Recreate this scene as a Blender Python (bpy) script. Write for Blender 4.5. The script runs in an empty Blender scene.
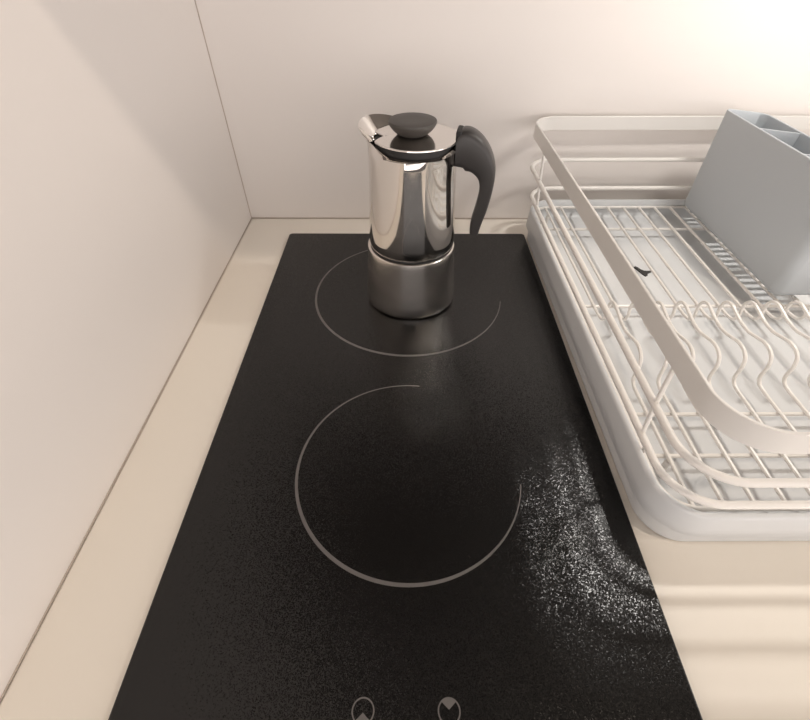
import bpy, bmesh, math
from mathutils import Vector, Matrix
PI = math.pi
C = bpy.context.scene.collection
sc = bpy.context.scene

# ------------------------------------------------------------------ materials
def mat(name, col, rough=.5, metal=0., spec=.5, bump=None, coat=0., coat_rough=.05, vary=None):
    m = bpy.data.materials.new(name); m.use_nodes = True
    nt = m.node_tree; b = nt.nodes['Principled BSDF']
    b.inputs['Base Color'].default_value = (*col, 1)
    b.inputs['Roughness'].default_value = rough
    b.inputs['Metallic'].default_value = metal
    b.inputs['Specular IOR Level'].default_value = spec
    b.inputs['Coat Weight'].default_value = coat
    b.inputs['Coat Roughness'].default_value = coat_rough
    tc = nt.nodes.new('ShaderNodeTexCoord')
    if bump:
        n = nt.nodes.new('ShaderNodeTexNoise'); n.inputs['Scale'].default_value = bump[0]; n.inputs['Detail'].default_value = bump[3] if len(bump) > 3 else 2
        bp = nt.nodes.new('ShaderNodeBump'); bp.inputs['Strength'].default_value = bump[1]; bp.inputs['Distance'].default_value = bump[2]
        nt.links.new(tc.outputs['Object'], n.inputs['Vector']); nt.links.new(n.outputs['Fac'], bp.inputs['Height'])
        nt.links.new(bp.outputs['Normal'], b.inputs['Normal'])
    if vary:
        n2 = nt.nodes.new('ShaderNodeTexNoise'); n2.inputs['Scale'].default_value = vary[0]; n2.inputs['Detail'].default_value = 4
        r = nt.nodes.new('ShaderNodeMapRange'); r.inputs['To Min'].default_value = rough - vary[1]; r.inputs['To Max'].default_value = rough + vary[1]
        nt.links.new(tc.outputs['Object'], n2.inputs['Vector']); nt.links.new(n2.outputs['Fac'], r.inputs['Value'])
        nt.links.new(r.outputs['Result'], b.inputs['Roughness'])
    return m

M_wall = mat('wall panel laminate', (.78, .735, .70), .42, bump=(90, .03, .002))
M_counter = mat('cream worktop laminate', (.92, .865, .78), .38, bump=(400, .03, .001), vary=(40, .06))
M_joint = mat('grey brown joint', (.52, .44, .38), .7)
M_cab = mat('wall cabinet laminate', (.24, .225, .21), .5)
M_floor = mat('floor laminate', (.075, .055, .042), .5)
def hob_glass():
    """black ceramic glass: a clear reflection under a finely pebbled one that glitters near a lamp"""
    m = mat('black ceramic glass', (.0022, .0019, .0019), .12, spec=.14)
    nt = m.node_tree; b = nt.nodes['Principled BSDF']; out = nt.nodes['Material Output']
    p = nt.nodes.new('ShaderNodeBsdfPrincipled')
    p.inputs['Base Color'].default_value = (.0022, .0019, .0019, 1); p.inputs['Roughness'].default_value = .20; p.inputs['Specular IOR Level'].default_value = .56
    # every dimple of the pebbled glass leans its own way, up to TILT
    N = nt.nodes.new; L = nt.links.new
    tc = N('ShaderNodeTexCoord'); v = N('ShaderNodeTexVoronoi'); v.inputs['Scale'].default_value = 2100
    sx = N('ShaderNodeSeparateXYZ')
    def math_(op, a=None, b=None, val=None):
        n_ = N('ShaderNodeMath'); n_.operation = op
        if a: L(a, n_.inputs[0])
        if b: L(b, n_.inputs[1])
        if val is not None: n_.inputs[1].default_value = val
        return n_.outputs[0]
    L(tc.outputs['Object'], v.inputs['Vector']); L(v.outputs['Color'], sx.inputs[0])
    rad = math_('MULTIPLY', math_('POWER', sx.outputs[0], val=.5), val=TILT); ang = math_('MULTIPLY', sx.outputs[1], val=2 * PI)
    cb = N('ShaderNodeCombineXYZ'); L(math_('MULTIPLY', rad, math_('COSINE', ang)), cb.inputs[0]); L(math_('MULTIPLY', rad, math_('SINE', ang)), cb.inputs[1])
    ge = N('ShaderNodeNewGeometry'); ad = N('ShaderNodeVectorMath'); nm = N('ShaderNodeVectorMath'); nm.operation = 'NORMALIZE'
    L(ge.outputs['Normal'], ad.inputs[0]); L(cb.outputs[0], ad.inputs[1]); L(ad.outputs[0], nm.inputs[0]); L(nm.outputs[0], p.inputs['Normal'])
    mx = N('ShaderNodeMixShader'); mx.inputs[0].default_value = .8
    L(b.outputs[0], mx.inputs[1]); L(p.outputs[0], mx.inputs[2]); L(mx.outputs[0], out.inputs['Surface'])
    return m
TILT = .142
M_glass = hob_glass()
M_print = mat('grey printed enamel', (.135, .125, .122), .4)
M_steel = mat('polished steel', (.74, .71, .68), .07, 1., vary=(120, .03))
M_steel2 = mat('satin steel', (.74, .70, .66), .24, 1., vary=(40, .04))
M_lid = mat('polished lid steel', (.74, .71, .68), .10, 1.)
M_gap = mat('black rubber seal', (.012, .011, .011), .6)
M_black = mat('dark grey handle plastic', (.036, .033, .032), .40, bump=(900, .05, .0004))
M_knob = mat('dark grey knob plastic', (.056, .050, .045), .45, bump=(900, .05, .0004))
M_wire = mat('cream coated wire', (.80, .77, .73), .35)
M_band = mat('cream coated band', (.76, .735, .70), .38)
M_tray = mat('pale grey tray plastic', (.63, .64, .645), .38, bump=(300, .03, .0008))
M_hold = mat('blue grey holder plastic', (.50, .53, .555), .5, bump=(600, .04, .0005))
M_scrap = mat('dark scrap', (.03, .028, .025), .7)

# ------------------------------------------------------------------ helpers
def obj(name, bm, m, parent=None, smooth=True, bevel=0, seg=2, angle=40):
    me = bpy.data.meshes.new(name)
    bmesh.ops.recalc_face_normals(bm, faces=bm.faces)
    bm.to_mesh(me); bm.free()
    o = bpy.data.objects.new(name, me); C.objects.link(o)
    me.materials.append(m)
    if bevel:
        md = o.modifiers.new('bevel', 'BEVEL'); md.width = bevel; md.segments = seg; md.limit_method = 'ANGLE'; md.angle_limit = math.radians(35)
    if smooth:
        for p in me.polygons: p.use_smooth = True
        try: me.set_sharp_from_angle(angle=math.radians(angle))
        except Exception: pass
    if parent:
        o.parent = parent; o.matrix_parent_inverse = parent.matrix_world.inverted() if False else Matrix.Translation(-Vector(parent_world(parent)))
    return o
def parent_world(p):
    v = Vector((0, 0, 0))
    while p is not None:
        if p.type == 'EMPTY': v = v + p.location
        p = None
    return v
def thing(name, label, cat, loc, group=None):
    e = bpy.data.objects.new(name, None); C.objects.link(e); e.location = loc
    e.empty_display_size = .02
    e['label'] = label; e['category'] = cat
    if group: e['group'] = group
    return e
def sub(o, parent):                      # a sub-part under a mesh part
    o.parent = parent
    o.matrix_parent_inverse = Matrix.Identity(4)
    return o
def struct(name, bm, m, **k):
    o = obj(name, bm, m, **k); o['kind'] = 'structure'; return o
def box(bm, x0, x1, y0, y1, z0, z1):
    r = bmesh.ops.create_cube(bm, size=1)
    for v in r['verts']:
        v.co = Vector((x0 + (v.co.x + .5) * (x1 - x0), y0 + (v.co.y + .5) * (y1 - y0), z0 + (v.co.z + .5) * (z1 - z0)))
def bxm(*a):
    bm = bmesh.new(); box(bm, *a); return bm
def rrect(x0, x1, y0, y1, r, n=10):
    pts = []
    for cx, cy, a0 in ((x1 - r, y1 - r, 0), (x0 + r, y1 - r, PI / 2), (x0 + r, y0 + r, PI), (x1 - r, y0 + r, 1.5 * PI)):
        for i in range(n + 1):
            a = a0 + PI / 2 * i / n
            pts.append((cx + r * math.cos(a), cy + r * math.sin(a)))
    return pts
def loft(bm, loops, cap0=False, cap1=False):
    rows = [[bm.verts.new(p) for p in L] for L in loops]
    n = len(rows[0])
    for a, b in zip(rows, rows[1:]):
        for i in range(n):
            bm.faces.new((a[i], a[(i + 1) % n], b[(i + 1) % n], b[i]))
    if cap0: bm.faces.new(rows[0][::-1])
    if cap1: bm.faces.new(rows[-1])
    return rows
def tube(bm, pts, r, closed=False, n=10):
    pts = [Vector(p) for p in pts]
    N = len(pts); loops = []
    nrm = None
    for i, p in enumerate(pts):
        if closed: t = (pts[(i + 1) % N] - pts[i - 1]).normalized()
        else: t = (pts[min(i + 1, N - 1)] - pts[max(i - 1, 0)]).normalized()
        if nrm is None:
            nrm = t.orthogonal().normalized()
        nrm = (nrm - t * nrm.dot(t)).normalized()
        bn = t.cross(nrm)
        loops.append([p + r * (math.cos(2 * PI * k / n) * nrm + math.sin(2 * PI * k / n) * bn) for k in range(n)])
    if closed:
        # planar closed rails: frame returns onto itself
        loops.append(loops[0]); rows = [[bm.verts.new(q) for q in L] for L in loops[:-1]]; rows.append(rows[0])
        for a, b in zip(rows, rows[1:]):
            for k in range(n): bm.faces.new((a[k], a[(k + 1) % n], b[(k + 1) % n], b[k]))
    else:
        loft(bm, loops, True, True)
def spline(P, sub_=8):                   # Catmull-Rom
    P = [Vector(p) for p in P]; out = []
    for i in range(len(P) - 1):
        p0 = P[max(i - 1, 0)]; p1 = P[i]; p2 = P[i + 1]; p3 = P[min(i + 2, len(P) - 1)]
        for k in range(sub_):
            t = k / sub_
            out.append(.5 * ((2 * p1) + (-p0 + p2) * t + (2 * p0 - 5 * p1 + 4 * p2 - p3) * t * t + (-p0 + 3 * p1 - 3 * p2 + p3) * t ** 3))
    out.append(P[-1]); return out
def lathe(bm, prof, c, n=96, cap0=True, cap1=True):
    loops = [[(c[0] + r * math.cos(2 * PI * k / n), c[1] + r * math.sin(2 * PI * k / n), z) for k in range(n)] for r, z in prof]
    return loft(bm, loops, cap0, cap1)

# ------------------------------------------------------------------ the setting
ZC = -.004                                # worktop surface, the glass stands 4 mm proud
struct('wall_back', bxm(-.23, 2.4, .046, .09, -.95, 1.6), M_wall, smooth=False)
struct('wall_left', bxm(-.23, -.2035, -.66, .0455, -.95, 1.6), M_wall, smooth=False, bevel=.0008)
struct('floor', bxm(-3, 3, -7, .046, -.98, -.95), M_floor, smooth=False)
bm = bmesh.new(); tube(bm, [(-.2032, .0457, ZC), (-.2032, .0457, 1.59)], .0005, n=8)
struct('trim_1', bm, M_joint)
bm = bmesh.new(); tube(bm, [(-.2034, .0457, ZC + .0002), (2.3, .0457, ZC + .0002)], .0008, n=8)
struct('trim_2', bm, M_joint)
bm = bmesh.new(); tube(bm, [(-.2032, .0457, ZC + .0001), (-.2032, -.548, ZC + .0001)], .0005, n=8)
struct('trim_3', bm, M_joint)
wt = obj('worktop', bxm(-.2033, 2.3, -.548, .0455, -.042, ZC), M_counter, smooth=False, bevel=.002)
wt['label'] = 'cream laminate kitchen worktop under the black hob and the dish rack'; wt['category'] = 'worktop'
struct('wall_cabinet', bxm(-.2033, 2.3, -.312, .0455, .466, 1.59), M_cab, smooth=False)     # unseen wall units over the worktop, placed from their shade line

# ------------------------------------------------------------------ hob
hob = thing('ceramic_hob', 'black glass two-zone hob set in the cream worktop beside the left wall', 'hob', (0, -.255, 0))
bm = bmesh.new()
def rr(i, z): return [(x, y, z) for x, y in rrect(-.144 + i, .144 - i, -.510 + i, 0 - i, .004 - i * .5, 5)]
loft(bm, [rr(.0005, -.0040), rr(0, -.0036), rr(0, -.0012), rr(.0004, -.0004), rr(.0011, 0)], True, True)
obj('glass_panel', bm, M_glass, hob, smooth=False)
def arc_print(cx, cy, R, a0, a1, wmax):   # one swept line, thin at both ends and thick at the front
    bm = bmesh.new(); n = 140; inn = []; out = []; ini = []; oui = []
    for i in range(n + 1):
        t = i / n; a = math.radians(a0 + (a1 - a0) * t)
        w = .0006 + (wmax - .0006) * max(0, math.sin(PI * min(1, t / .78 if t < .39 else .5 + (t - .39) / 1.22))) ** 1.3
        r0, r1 = R - w, R
        for L, r, z in ((inn, r0, .00012), (out, r1, .00012)):
            L.append(bm.verts.new((cx + r * math.cos(a), cy + r * math.sin(a), z)))
    for i in range(n): bm.faces.new((inn[i], out[i], out[i + 1], inn[i + 1]))
    r = bmesh.ops.extrude_face_region(bm, geom=list(bm.faces))
    for v in r['geom']:
        if isinstance(v, bmesh.types.BMVert): v.co.z = -.0004
    return bm
o = obj('zone_marking', arc_print(.0013, -.3295, .0783, -9, -277, .0024), M_print, hob, smooth=False); o['label'] = 'grey swept ring of the front cooking zone'
o = obj('zone_marking', arc_print(.0012, -.1222, .0949, -9, -277, .0024), M_print, hob, smooth=False); o['label'] = 'larger grey swept ring of the rear cooking zone, under the pot'
def dial_print(cx, cy, R, up):
    bm = bmesh.new(); n = 48; w = .0007
    a = [bm.verts.new((cx + (R - w) * math.cos(2 * PI * i / n), cy + (R - w) * math.sin(2 * PI * i / n), .00012)) for i in range(n)]
    b = [bm.verts.new((cx + R * math.cos(2 * PI * i / n), cy + R * math.sin(2 * PI * i / n), .00012)) for i in range(n)]
    for i in range(n): bm.faces.new((a[i], b[i], b[(i + 1) % n], a[(i + 1) % n]))
    s = 1 if up else -1
    arc = [(cx + (R - w * .5) * math.cos(math.radians(t)), cy + s * (R - w * .5) * math.sin(math.radians(t)), .00013) for t in range(46, 135, 4)]
    bm.faces.new([bm.verts.new((cx, cy - .0006 * (1 if not up else -1) * 1 + 0 * s, .00013))] + [bm.verts.new(p) for p in arc])
    r = bmesh.ops.extrude_face_region(bm, geom=list(bm.faces))
    for v in r['geom']:
        if isinstance(v, bmesh.types.BMVert): v.co.z = -.0004
    return bm
o = obj('control_marking', dial_print(-.0207, -.4644, .0056, False), M_print, hob, smooth=False); o['label'] = 'small ring with its lower wedge filled grey'
o = obj('control_marking', dial_print(.0213, -.4643, .0056, True), M_print, hob, smooth=False); o['label'] = 'small ring with its upper wedge filled grey'

# ------------------------------------------------------------------ moka pot
PX, PY = .0047, -.1235
LX = PX + .0022
pot = thing('moka_pot', 'shiny steel stovetop coffee pot standing on the rear cooking zone', 'coffee pot', (PX, PY, 0))
bm = bmesh.new()
lathe(bm, [(.0405, .0003), (.0430, .0007), (.0441, .0022), (.0443, .005), (.0436, .014), (.0426, .026), (.0416, .040), (.0407, .053), (.0405, .0570), (.0403, .0582), (.0397, .0587), (.0380, .0588)], (PX - .0006, PY))
obj('base_chamber', bm, M_steel2, pot)
bm = bmesh.new(); lathe(bm, [(.0375, .0588), (.0384, .0592), (.0384, .0606), (.0375, .0612)], (PX, PY))
obj('seal', bm, M_gap, pot)
SP = math.radians(146)
def spw(a, half=66):
    d = abs((a - SP + PI) % (2 * PI) - PI) / math.radians(half)
    return 0 if d >= 1 else (.5 * (1 + math.cos(PI * d))) ** .75
n = 128; prof = [(.0372, .0608), (.0386, .0614), (.0390, .0628), (.0390, .070), (.0382, .085), (.0372, .105), (.0364, .125), (.0363, .138), (.0363, .1445)]
loops = []
for r, z in prof: loops.append([(PX + r * math.cos(2 * PI * k / n), PY + r * math.sin(2 * PI * k / n), z) for k in range(n)])
def rim(r0, z0, dr, dz):
    L = []
    for k in range(n):
        a = 2 * PI * k / n; w = spw(a)
        e = abs((a + PI / 2 + PI) % (2 * PI) - PI); drop = .0046 * max(0, min(1, (math.radians(78) - e) / math.radians(42)))   # the rim dips at the front
        L.append((PX + .0010 * (z0 > .146) + (r0 + dr * w) * math.cos(a), PY + (r0 + dr * w) * math.sin(a), z0 + dz * w - drop * max(0, min(1, (z0 - .1445) / .0055))))
    return L
loops += [rim(.0360, .1468, .0026, 0), rim(.0349, .1490, .0058, .0012), rim(.0344, .1500, .0106, .0038), rim(.0337, .1503, .0150, .0082), rim(.0333, .1504, .0150, .0086),
          rim(.0329, .1498, .0105, .0040), rim(.0326, .1485, .0070, .0012), rim(.0324, .1452, .002, 0), rim(.0328, .138, 0, 0), rim(.034, .120, 0, 0), rim(.034, .110, 0, 0)]
bm = bmesh.new(); loft(bm, loops, True, True)
obj('upper_body', bm, M_steel, pot, angle=50)
# lid: domed disc with a small V notch at the spout
bm = bmesh.new()
NA = math.radians(182)
def lid_loop(R, z, notch=True):
    L = []
    for k in range(n):
        a = 2 * PI * k / n
        d = abs((a - NA + PI) % (2 * PI) - PI)
        rr_ = R
        if notch and d < math.radians(20): rr_ = min(R, R - .0095 * (1 - d / math.radians(20)))
        L.append((LX + rr_ * math.cos(a), PY + rr_ * math.sin(a), z))
    return L
loft(bm, [lid_loop(.0327, .1510), lid_loop(.0341, .1513), lid_loop(.0347, .1519), lid_loop(.0346, .1526), lid_loop(.0339, .1529), lid_loop(.0324, .1527),
          lid_loop(.0235, .1531, False), lid_loop(.0150, .1537, False), lid_loop(.0060, .1539, False)], True, True)
lid = obj('lid', bm, M_lid, pot, angle=40)
bm = bmesh.new()
lathe(bm, [(.0080, .1532), (.0090, .1540), (.0112, .1544), (.0128, .1552), (.0154, .1574), (.0176, .1600), (.0187, .1620), (.0190, .1632), (.0186, .1641), (.0172, .1645), (.0090, .1644), (.002, .1643)], (LX - .0026, PY))
sub(obj('knob', bm, M_knob), lid)
bm = bmesh.new(); lathe(bm, [(.0300, .1400), (.0316, .1405), (.0318, .1500), (.0314, .1511), (.028, .1512)], (LX - .0006, PY))
o = sub(obj('lid_skirt', bm, M_gap), lid); o['label'] = 'black skirt below the lid'
bpy.context.view_layer.update()

# handle: extruded side profile in the vertical plane through the pot axis
HA = math.radians(-11)
outer = [(.0335, .1560), (.0355, .1592), (.0400, .1610), (.0470, .1600), (.0560, .1548), (.0645, .1455), (.0700, .1330), (.0708, .1190), (.0680, .1000), (.0640, .0850), (.0620, .0755)]
inner = [(.0535, .0755), (.0530, .0860), (.0560, .1010), (.0578, .1150), (.0560, .1240), (.0490, .1295), (.0425, .1305), (.0415, .1325), (.0335, .1335)]
def smooth_line(L, s=5): return [(v.x, v.z) for v in spline([(a, 0, b) for a, b in L], s)]
outer = [(.0365 + (x - .0335) * .877, z) for x, z in outer]; inner = [(.0365 + (x - .0335) * .877, z) for x, z in inner]
po = smooth_line(outer); pi_ = smooth_line(inner)[::-1]
m_ = min(len(po), len(pi_))
def resample(L, N):
    L = [Vector((a, b)) for a, b in L]; d = [0]
    for a, b in zip(L, L[1:]): d.append(d[-1] + (b - a).length)
    out = []; j = 0
    for i in range(N):
        s = d[-1] * i / (N - 1)
        while j < len(L) - 2 and d[j + 1] < s: j += 1
        t = (s - d[j]) / max(1e-9, d[j + 1] - d[j]); out.append(L[j].lerp(L[j + 1], t))
    return out
NS = 44; po = resample(po, NS); pi_ = resample(pi_, NS)
bm = bmesh.new(); loops = []
ux = Vector((math.cos(HA), math.sin(HA), 0)); uy = Vector((-math.sin(HA), math.cos(HA), 0)); p0 = Vector((PX - .0012, PY, 0))
for i in range(NS):
    a, b = po[i], pi_[i]; ctr = (a + b) / 2; h = (a - b) / 2
    wid = .0098 - .0026 * (i / (NS - 1))
    L = []
    for k in range(20):                   # superellipse section: flat sides, rounded edges
        t = 2 * PI * k / 20; ct, st = math.cos(t), math.sin(t)
        e = .42
        u = math.copysign(abs(ct) ** e, ct); v = math.copysign(abs(st) ** e, st)
        q = ctr + h * u
        # ridge along the outer face
        L.append(p0 + ux * q.x + Vector((0, 0, q.y)) + uy * (wid * v))
    loops.append(L)
loft(bm, loops, True, True)
hd = obj('handle', bm, M_black, pot, angle=50)
# dark hinge clip between the lid and the handle
bm = bmesh.new()
for s in (-1, 1):
    pass
r = bmesh.ops.create_cube(bm, size=1)
for v in r['verts']:
    q = v.co.copy(); v.co = p0 + ux * (.0380 + q.x * .0046) + uy * (q.y * .017) + Vector((0, 0, .1565 + q.z * .0075))
obj('hinge', bm, M_gap, pot, bevel=.0012)

# ------------------------------------------------------------------ drip tray
TX0, TX1, TY0, TY1 = .1448, .474, -.3845, .0175
tray = thing('drip_tray', 'pale grey plastic drip tray under the wire dish rack', 'tray', ((TX0 + TX1) / 2, -.18, ZC))
prof = [(.0075, ZC + .0002), (.0050, ZC + .0012), (.0042, .004), (.0042, .0138), (.0040, .0142), (.0006, .0143), (.0000, .0150), (.0004, .0240), (.0010, .0335), (.0014, .0352), (.0026, .0362), (.0042, .0361), (.0050, .0350),
        (.0056, .0300), (.0066, .0210), (.0085, .0174), (.0125, .0161)]
bm = bmesh.new()
loops = []
for i, z in prof:
    r = max(.012, .030 - i)
    loops.append([(x, y, z) for x, y in rrect(TX0 + i, TX1 - i, TY0 + i, TY1 - i, r, 14)])
# raised margin then the very slightly sunken floor of the tray
for i, z in ((.034, .0161), (.0355, .0150), (.10, .0150)):
    loops.append([(x, y, z) for x, y in rrect(TX0 + i, TX1 - i, TY0 + i, TY1 - i, max(.008, .026 - i * .5), 14)])
loft(bm, loops, True, True)
obj('tray_body', bm, M_tray, tray, angle=45)

# scrap on the tray floor
bm = bmesh.new()
S = [(.2376, -.0985), (.2392, -.0968), (.2412, -.0985), (.2432, -.1028), (.2455, -.1052), (.2495, -.1056), (.2542, -.1046), (.2550, -.1056), (.2505, -.1084), (.2470, -.1104), (.2462, -.1135), (.2436, -.1150), (.2424, -.1128), (.2408, -.1085), (.2392, -.1030)]
f = bm.faces.new([bm.verts.new((x, y, .0152)) for x, y in S])
r = bmesh.ops.extrude_face_region(bm, geom=[f])
for v in r['geom']:
    if isinstance(v, bmesh.types.BMVert): v.co.z += .0008
o = obj('leaf_scrap', bm, M_scrap, smooth=False)
o['label'] = 'small dark scrap lying on the tray floor below the rack wires'; o['category'] = 'scrap'

# ------------------------------------------------------------------ wire rack
RX1 = .474
rack = thing('dish_rack', 'cream wire dish rack with a flat top band, standing in the tray', 'dish rack', ((TX0 + RX1) / 2, -.18, .016))
def sym(x): return TX0 + RX1 - x          # mirrored to the far side
GZ = .0285
# flat band
bx0, by0, by1 = .1392, -.3875, .0372
bm = bmesh.new(); loops = []
for i, z in ((0, .1072), (0, .1206), (.0004, .1210), (.0016, .1210), (.0020, .1206), (.0020, .1072), (.0016, .1068), (.0004, .1068)):
    loops.append([(x, y, z) for x, y in rrect(bx0 + i, sym(bx0) - i, by0 + i, by1 - i, .028 - i, 14)])
loops.append(loops[0])
rows = [[bm.verts.new(p) for p in L] for L in loops[:-1]]; rows.append(rows[0])
for a, b in zip(rows, rows[1:]):
    for k in range(len(a)): bm.faces.new((a[k], a[(k + 1) % len(a)], b[(k + 1) % len(a)], b[k]))
obj('top_band', bm, M_band, rack)
def rail(name, x0, y0, y1, z, r, rad):
    bm = bmesh.new()
    tube(bm, [(x, y, z) for x, y in rrect(x0, sym(x0), y0, y1, rad, 12)], r, closed=True, n=12)
    return obj(name, bm, M_wire, rack)
o = rail('rail', .1416, -.3850, .0262, .0780, .0023, .028); o['label'] = 'upper round wire rail'
o = rail('rail', .1446, -.3822, .0150, .0500, .0023, .028); o['label'] = 'lower round wire rail'
rail('grid_frame', .1535, -.3735, .0105, GZ, .0016, .020)
for side in (0, 1):
    for y in (-.033, -.3345):
        f = (lambda x: sym(x)) if side else (lambda x: x)
        bm = bmesh.new()
        tube(bm, [(f(p[0]), y, p[1]) for p in ((.1406, .1090), (.1426, .0780), (.1456, .0500), (.1475, .0440), (.1515, .0395), (.1535, .0345), (.1535, GZ))], .0014, n=8)
        obj('post', bm, M_wire, rack)
for y in (-.038, -.1784, -.3016, -.3357):
    bm = bmesh.new(); tube(bm, [(.1540, y, GZ - .0026), (sym(.1540), y, GZ - .0026)], .0015, n=8)
    obj('cross_wire', bm, M_wire, rack)
path = [(.0105, GZ), (-.05, GZ), (-.10, GZ), (-.15, GZ), (-.185, GZ), (-.196, .0290), (-.2030, .0312), (-.2055, .0370), (-.2040, .0460), (-.2065, .0520), (-.2120, .0543), (-.2190, .0530), (-.2300, .0506), (-.2410, .0503),
        (-.2500, .0525), (-.2580, .0545), (-.2655, .0538), (-.2705, .0502), (-.2727, .0440), (-.2728, .0345), (-.2752, .0302), (-.2815, .0285), (-.300, GZ), (-.33, GZ), (-.3735, GZ)]
bm = bmesh.new(); tube(bm, [(0, p.y, p.z) for p in spline([(0, a, b) for a, b in path], 6)], .00135, n=8)
w0 = obj('plate_wire', bm, M_wire, rack)
base_inv = w0.matrix_parent_inverse.copy()
NW = 16
for i in range(NW):
    x = .1690 + .0187 * i
    if i == 0: o = w0
    else:
        o = w0.copy(); C.objects.link(o); o.parent = rack; o.matrix_parent_inverse = base_inv
    o.location.x = x
for x in (.1690, .1690 + .0187 * 15):
    for y in (-.340, -.006):
        bm = bmesh.new(); lathe(bm, [(.0015, .0163), (.0021, .0168), (.0021, .0262), (.0015, .0268)], (x, y), 16)
        obj('foot', bm, M_wire, rack)

# ------------------------------------------------------------------ cutlery holder
hx0, hx1, hy0, hy1, hz0 = .3285, .3760, -.1760, .0085, .0335
holder = thing('cutlery_holder', 'blue-grey plastic cutlery holder in the back corner of the dish rack', 'cutlery holder', ((hx0 + hx1) / 2, (hy0 + hy1) / 2, GZ))
def ztop(x): return .1365 - .0052 * (x - hx0) / (hx1 - hx0)
def hl(i, z=None, r=.009):
    return [(x, y, ztop(x) - .0 if z is None else z) for x, y in rrect(hx0 + i, hx1 - i, hy0 + i, hy1 - i, max(.002, r - i), 8)]
bm = bmesh.new()
loops = [hl(.0075, .0336), hl(.003, .0342), hl(.0008, .0362), hl(0, .0400)]
top = hl(0); loops += [[(x, y, z - .0006) for x, y, z in top], hl(.0005), hl(.0015), [(x, y, z - .0006) for x, y, z in hl(.002)], hl(.002, .0400), hl(.003, .0360), hl(.0075, .0352)]
rows = loft(bm, loops)
m = len(rows[0])
for k in range(m): bm.faces.new((rows[-1][k], rows[-1][(k + 1) % m], rows[0][(k + 1) % m], rows[0][k]))
obj('holder_wall', bm, M_hold, holder)
for y in (-.0488, -.1130):
    bm = bmesh.new(); box(bm, hx0 + .0015, hx1 - .0015, y - .0009, y + .0009, .0350, .13)
    for v in bm.verts:
        if v.co.z > .1: v.co.z = ztop(v.co.x) - .0012
    obj('divider', bm, M_hold, holder, smooth=False)
bm = bmesh.new()                          # slotted bottom: bars across
y = hy0 + .008
while y < hy1 - .006:
    box(bm, hx0 + .004, hx1 - .004, y, y + .0045, .0337, .0351); y += .0095
obj('slotted_bottom', bm, M_hold, holder, smooth=False)
for x in (hx0 + .010, hx1 - .010):
    for y in (hy0 + .014, hy1 - .014):
        bm = bmesh.new(); lathe(bm, [(.0024, GZ + .0015), (.0032, GZ + .0018), (.0036, .0341)], (x, y), 16)
        obj('foot', bm, M_hold, holder)

# the rack, its tray and its holder stand turned by well under a degree
bpy.context.view_layer.update()
TURN = Matrix.Translation((.1448, -.38, 0)) @ Matrix.Rotation(math.radians(.45), 4, 'Z') @ Matrix.Translation((-.1448, .38, 0))
for o in (tray, rack, holder): o.matrix_world = TURN @ o.matrix_world

# ------------------------------------------------------------------ light
def area(name, loc, sx, sy, power, col, target=None, shape='RECTANGLE'):
    l = bpy.data.lights.new(name, 'AREA'); l.shape = shape; l.size = sx; l.size_y = sy; l.energy = power; l.color = col
    o = bpy.data.objects.new(name, l); C.objects.link(o); o.location = loc
    if target: o.rotation_euler = (Vector(target) - Vector(loc)).to_track_quat('-Z', 'Y').to_euler()
    return o
area('under_cabinet_light', (.50, -.030, .460), .09, .014, .07, (1, .955, .90)).data.spread = math.radians(150)
area('under_cabinet_light', (.390, -.140, .460), .09, .030, .92, (1, .955, .90)).data.spread = math.radians(160)
for x, p in ((.65, 5.5), (1.3, 3.5)): area('ceiling_lamp', (x, -.90, 1.50), .06, .06, p, (1, .86, .72), (x, -.4, 0), 'DISK')
w = bpy.data.worlds.new('room'); sc.world = w; w.use_nodes = True     # the room around: lit walls, dimmer overhead
nt = w.node_tree; bg = nt.nodes['Background']; bg.inputs['Strength'].default_value = 1.0
tc = nt.nodes.new('ShaderNodeTexCoord'); sp = nt.nodes.new('ShaderNodeSeparateXYZ'); rp = nt.nodes.new('ShaderNodeValToRGB')
nt.links.new(tc.outputs['Generated'], sp.inputs[0]); nt.links.new(sp.outputs['Z'], rp.inputs['Fac']); nt.links.new(rp.outputs['Color'], bg.inputs['Color'])
e = rp.color_ramp.elements
H = (2.95, 2.72, 2.60, 1)
e[0].position = .0; e[0].color = H; e[1].position = .46; e[1].color = (.035, .032, .03, 1)
e.new(.08).color = H

# ------------------------------------------------------------------ camera
cam = bpy.data.cameras.new('camera'); co = bpy.data.objects.new('camera', cam); C.objects.link(co)
co.location = (-.0001, -.4975, .274); co.rotation_euler = (PI / 2 - .7815, 0, .004)
cam.sensor_fit = 'HORIZONTAL'; cam.sensor_width = 36; cam.lens = 444.3 / 810 * 36; cam.clip_start = .01
sc.camera = co
sc.view_settings.view_transform = 'Standard'; sc.view_settings.look = 'None'; sc.view_settings.gamma = 1; sc.view_settings.exposure = .15
sc.view_settings.use_curve_mapping = False
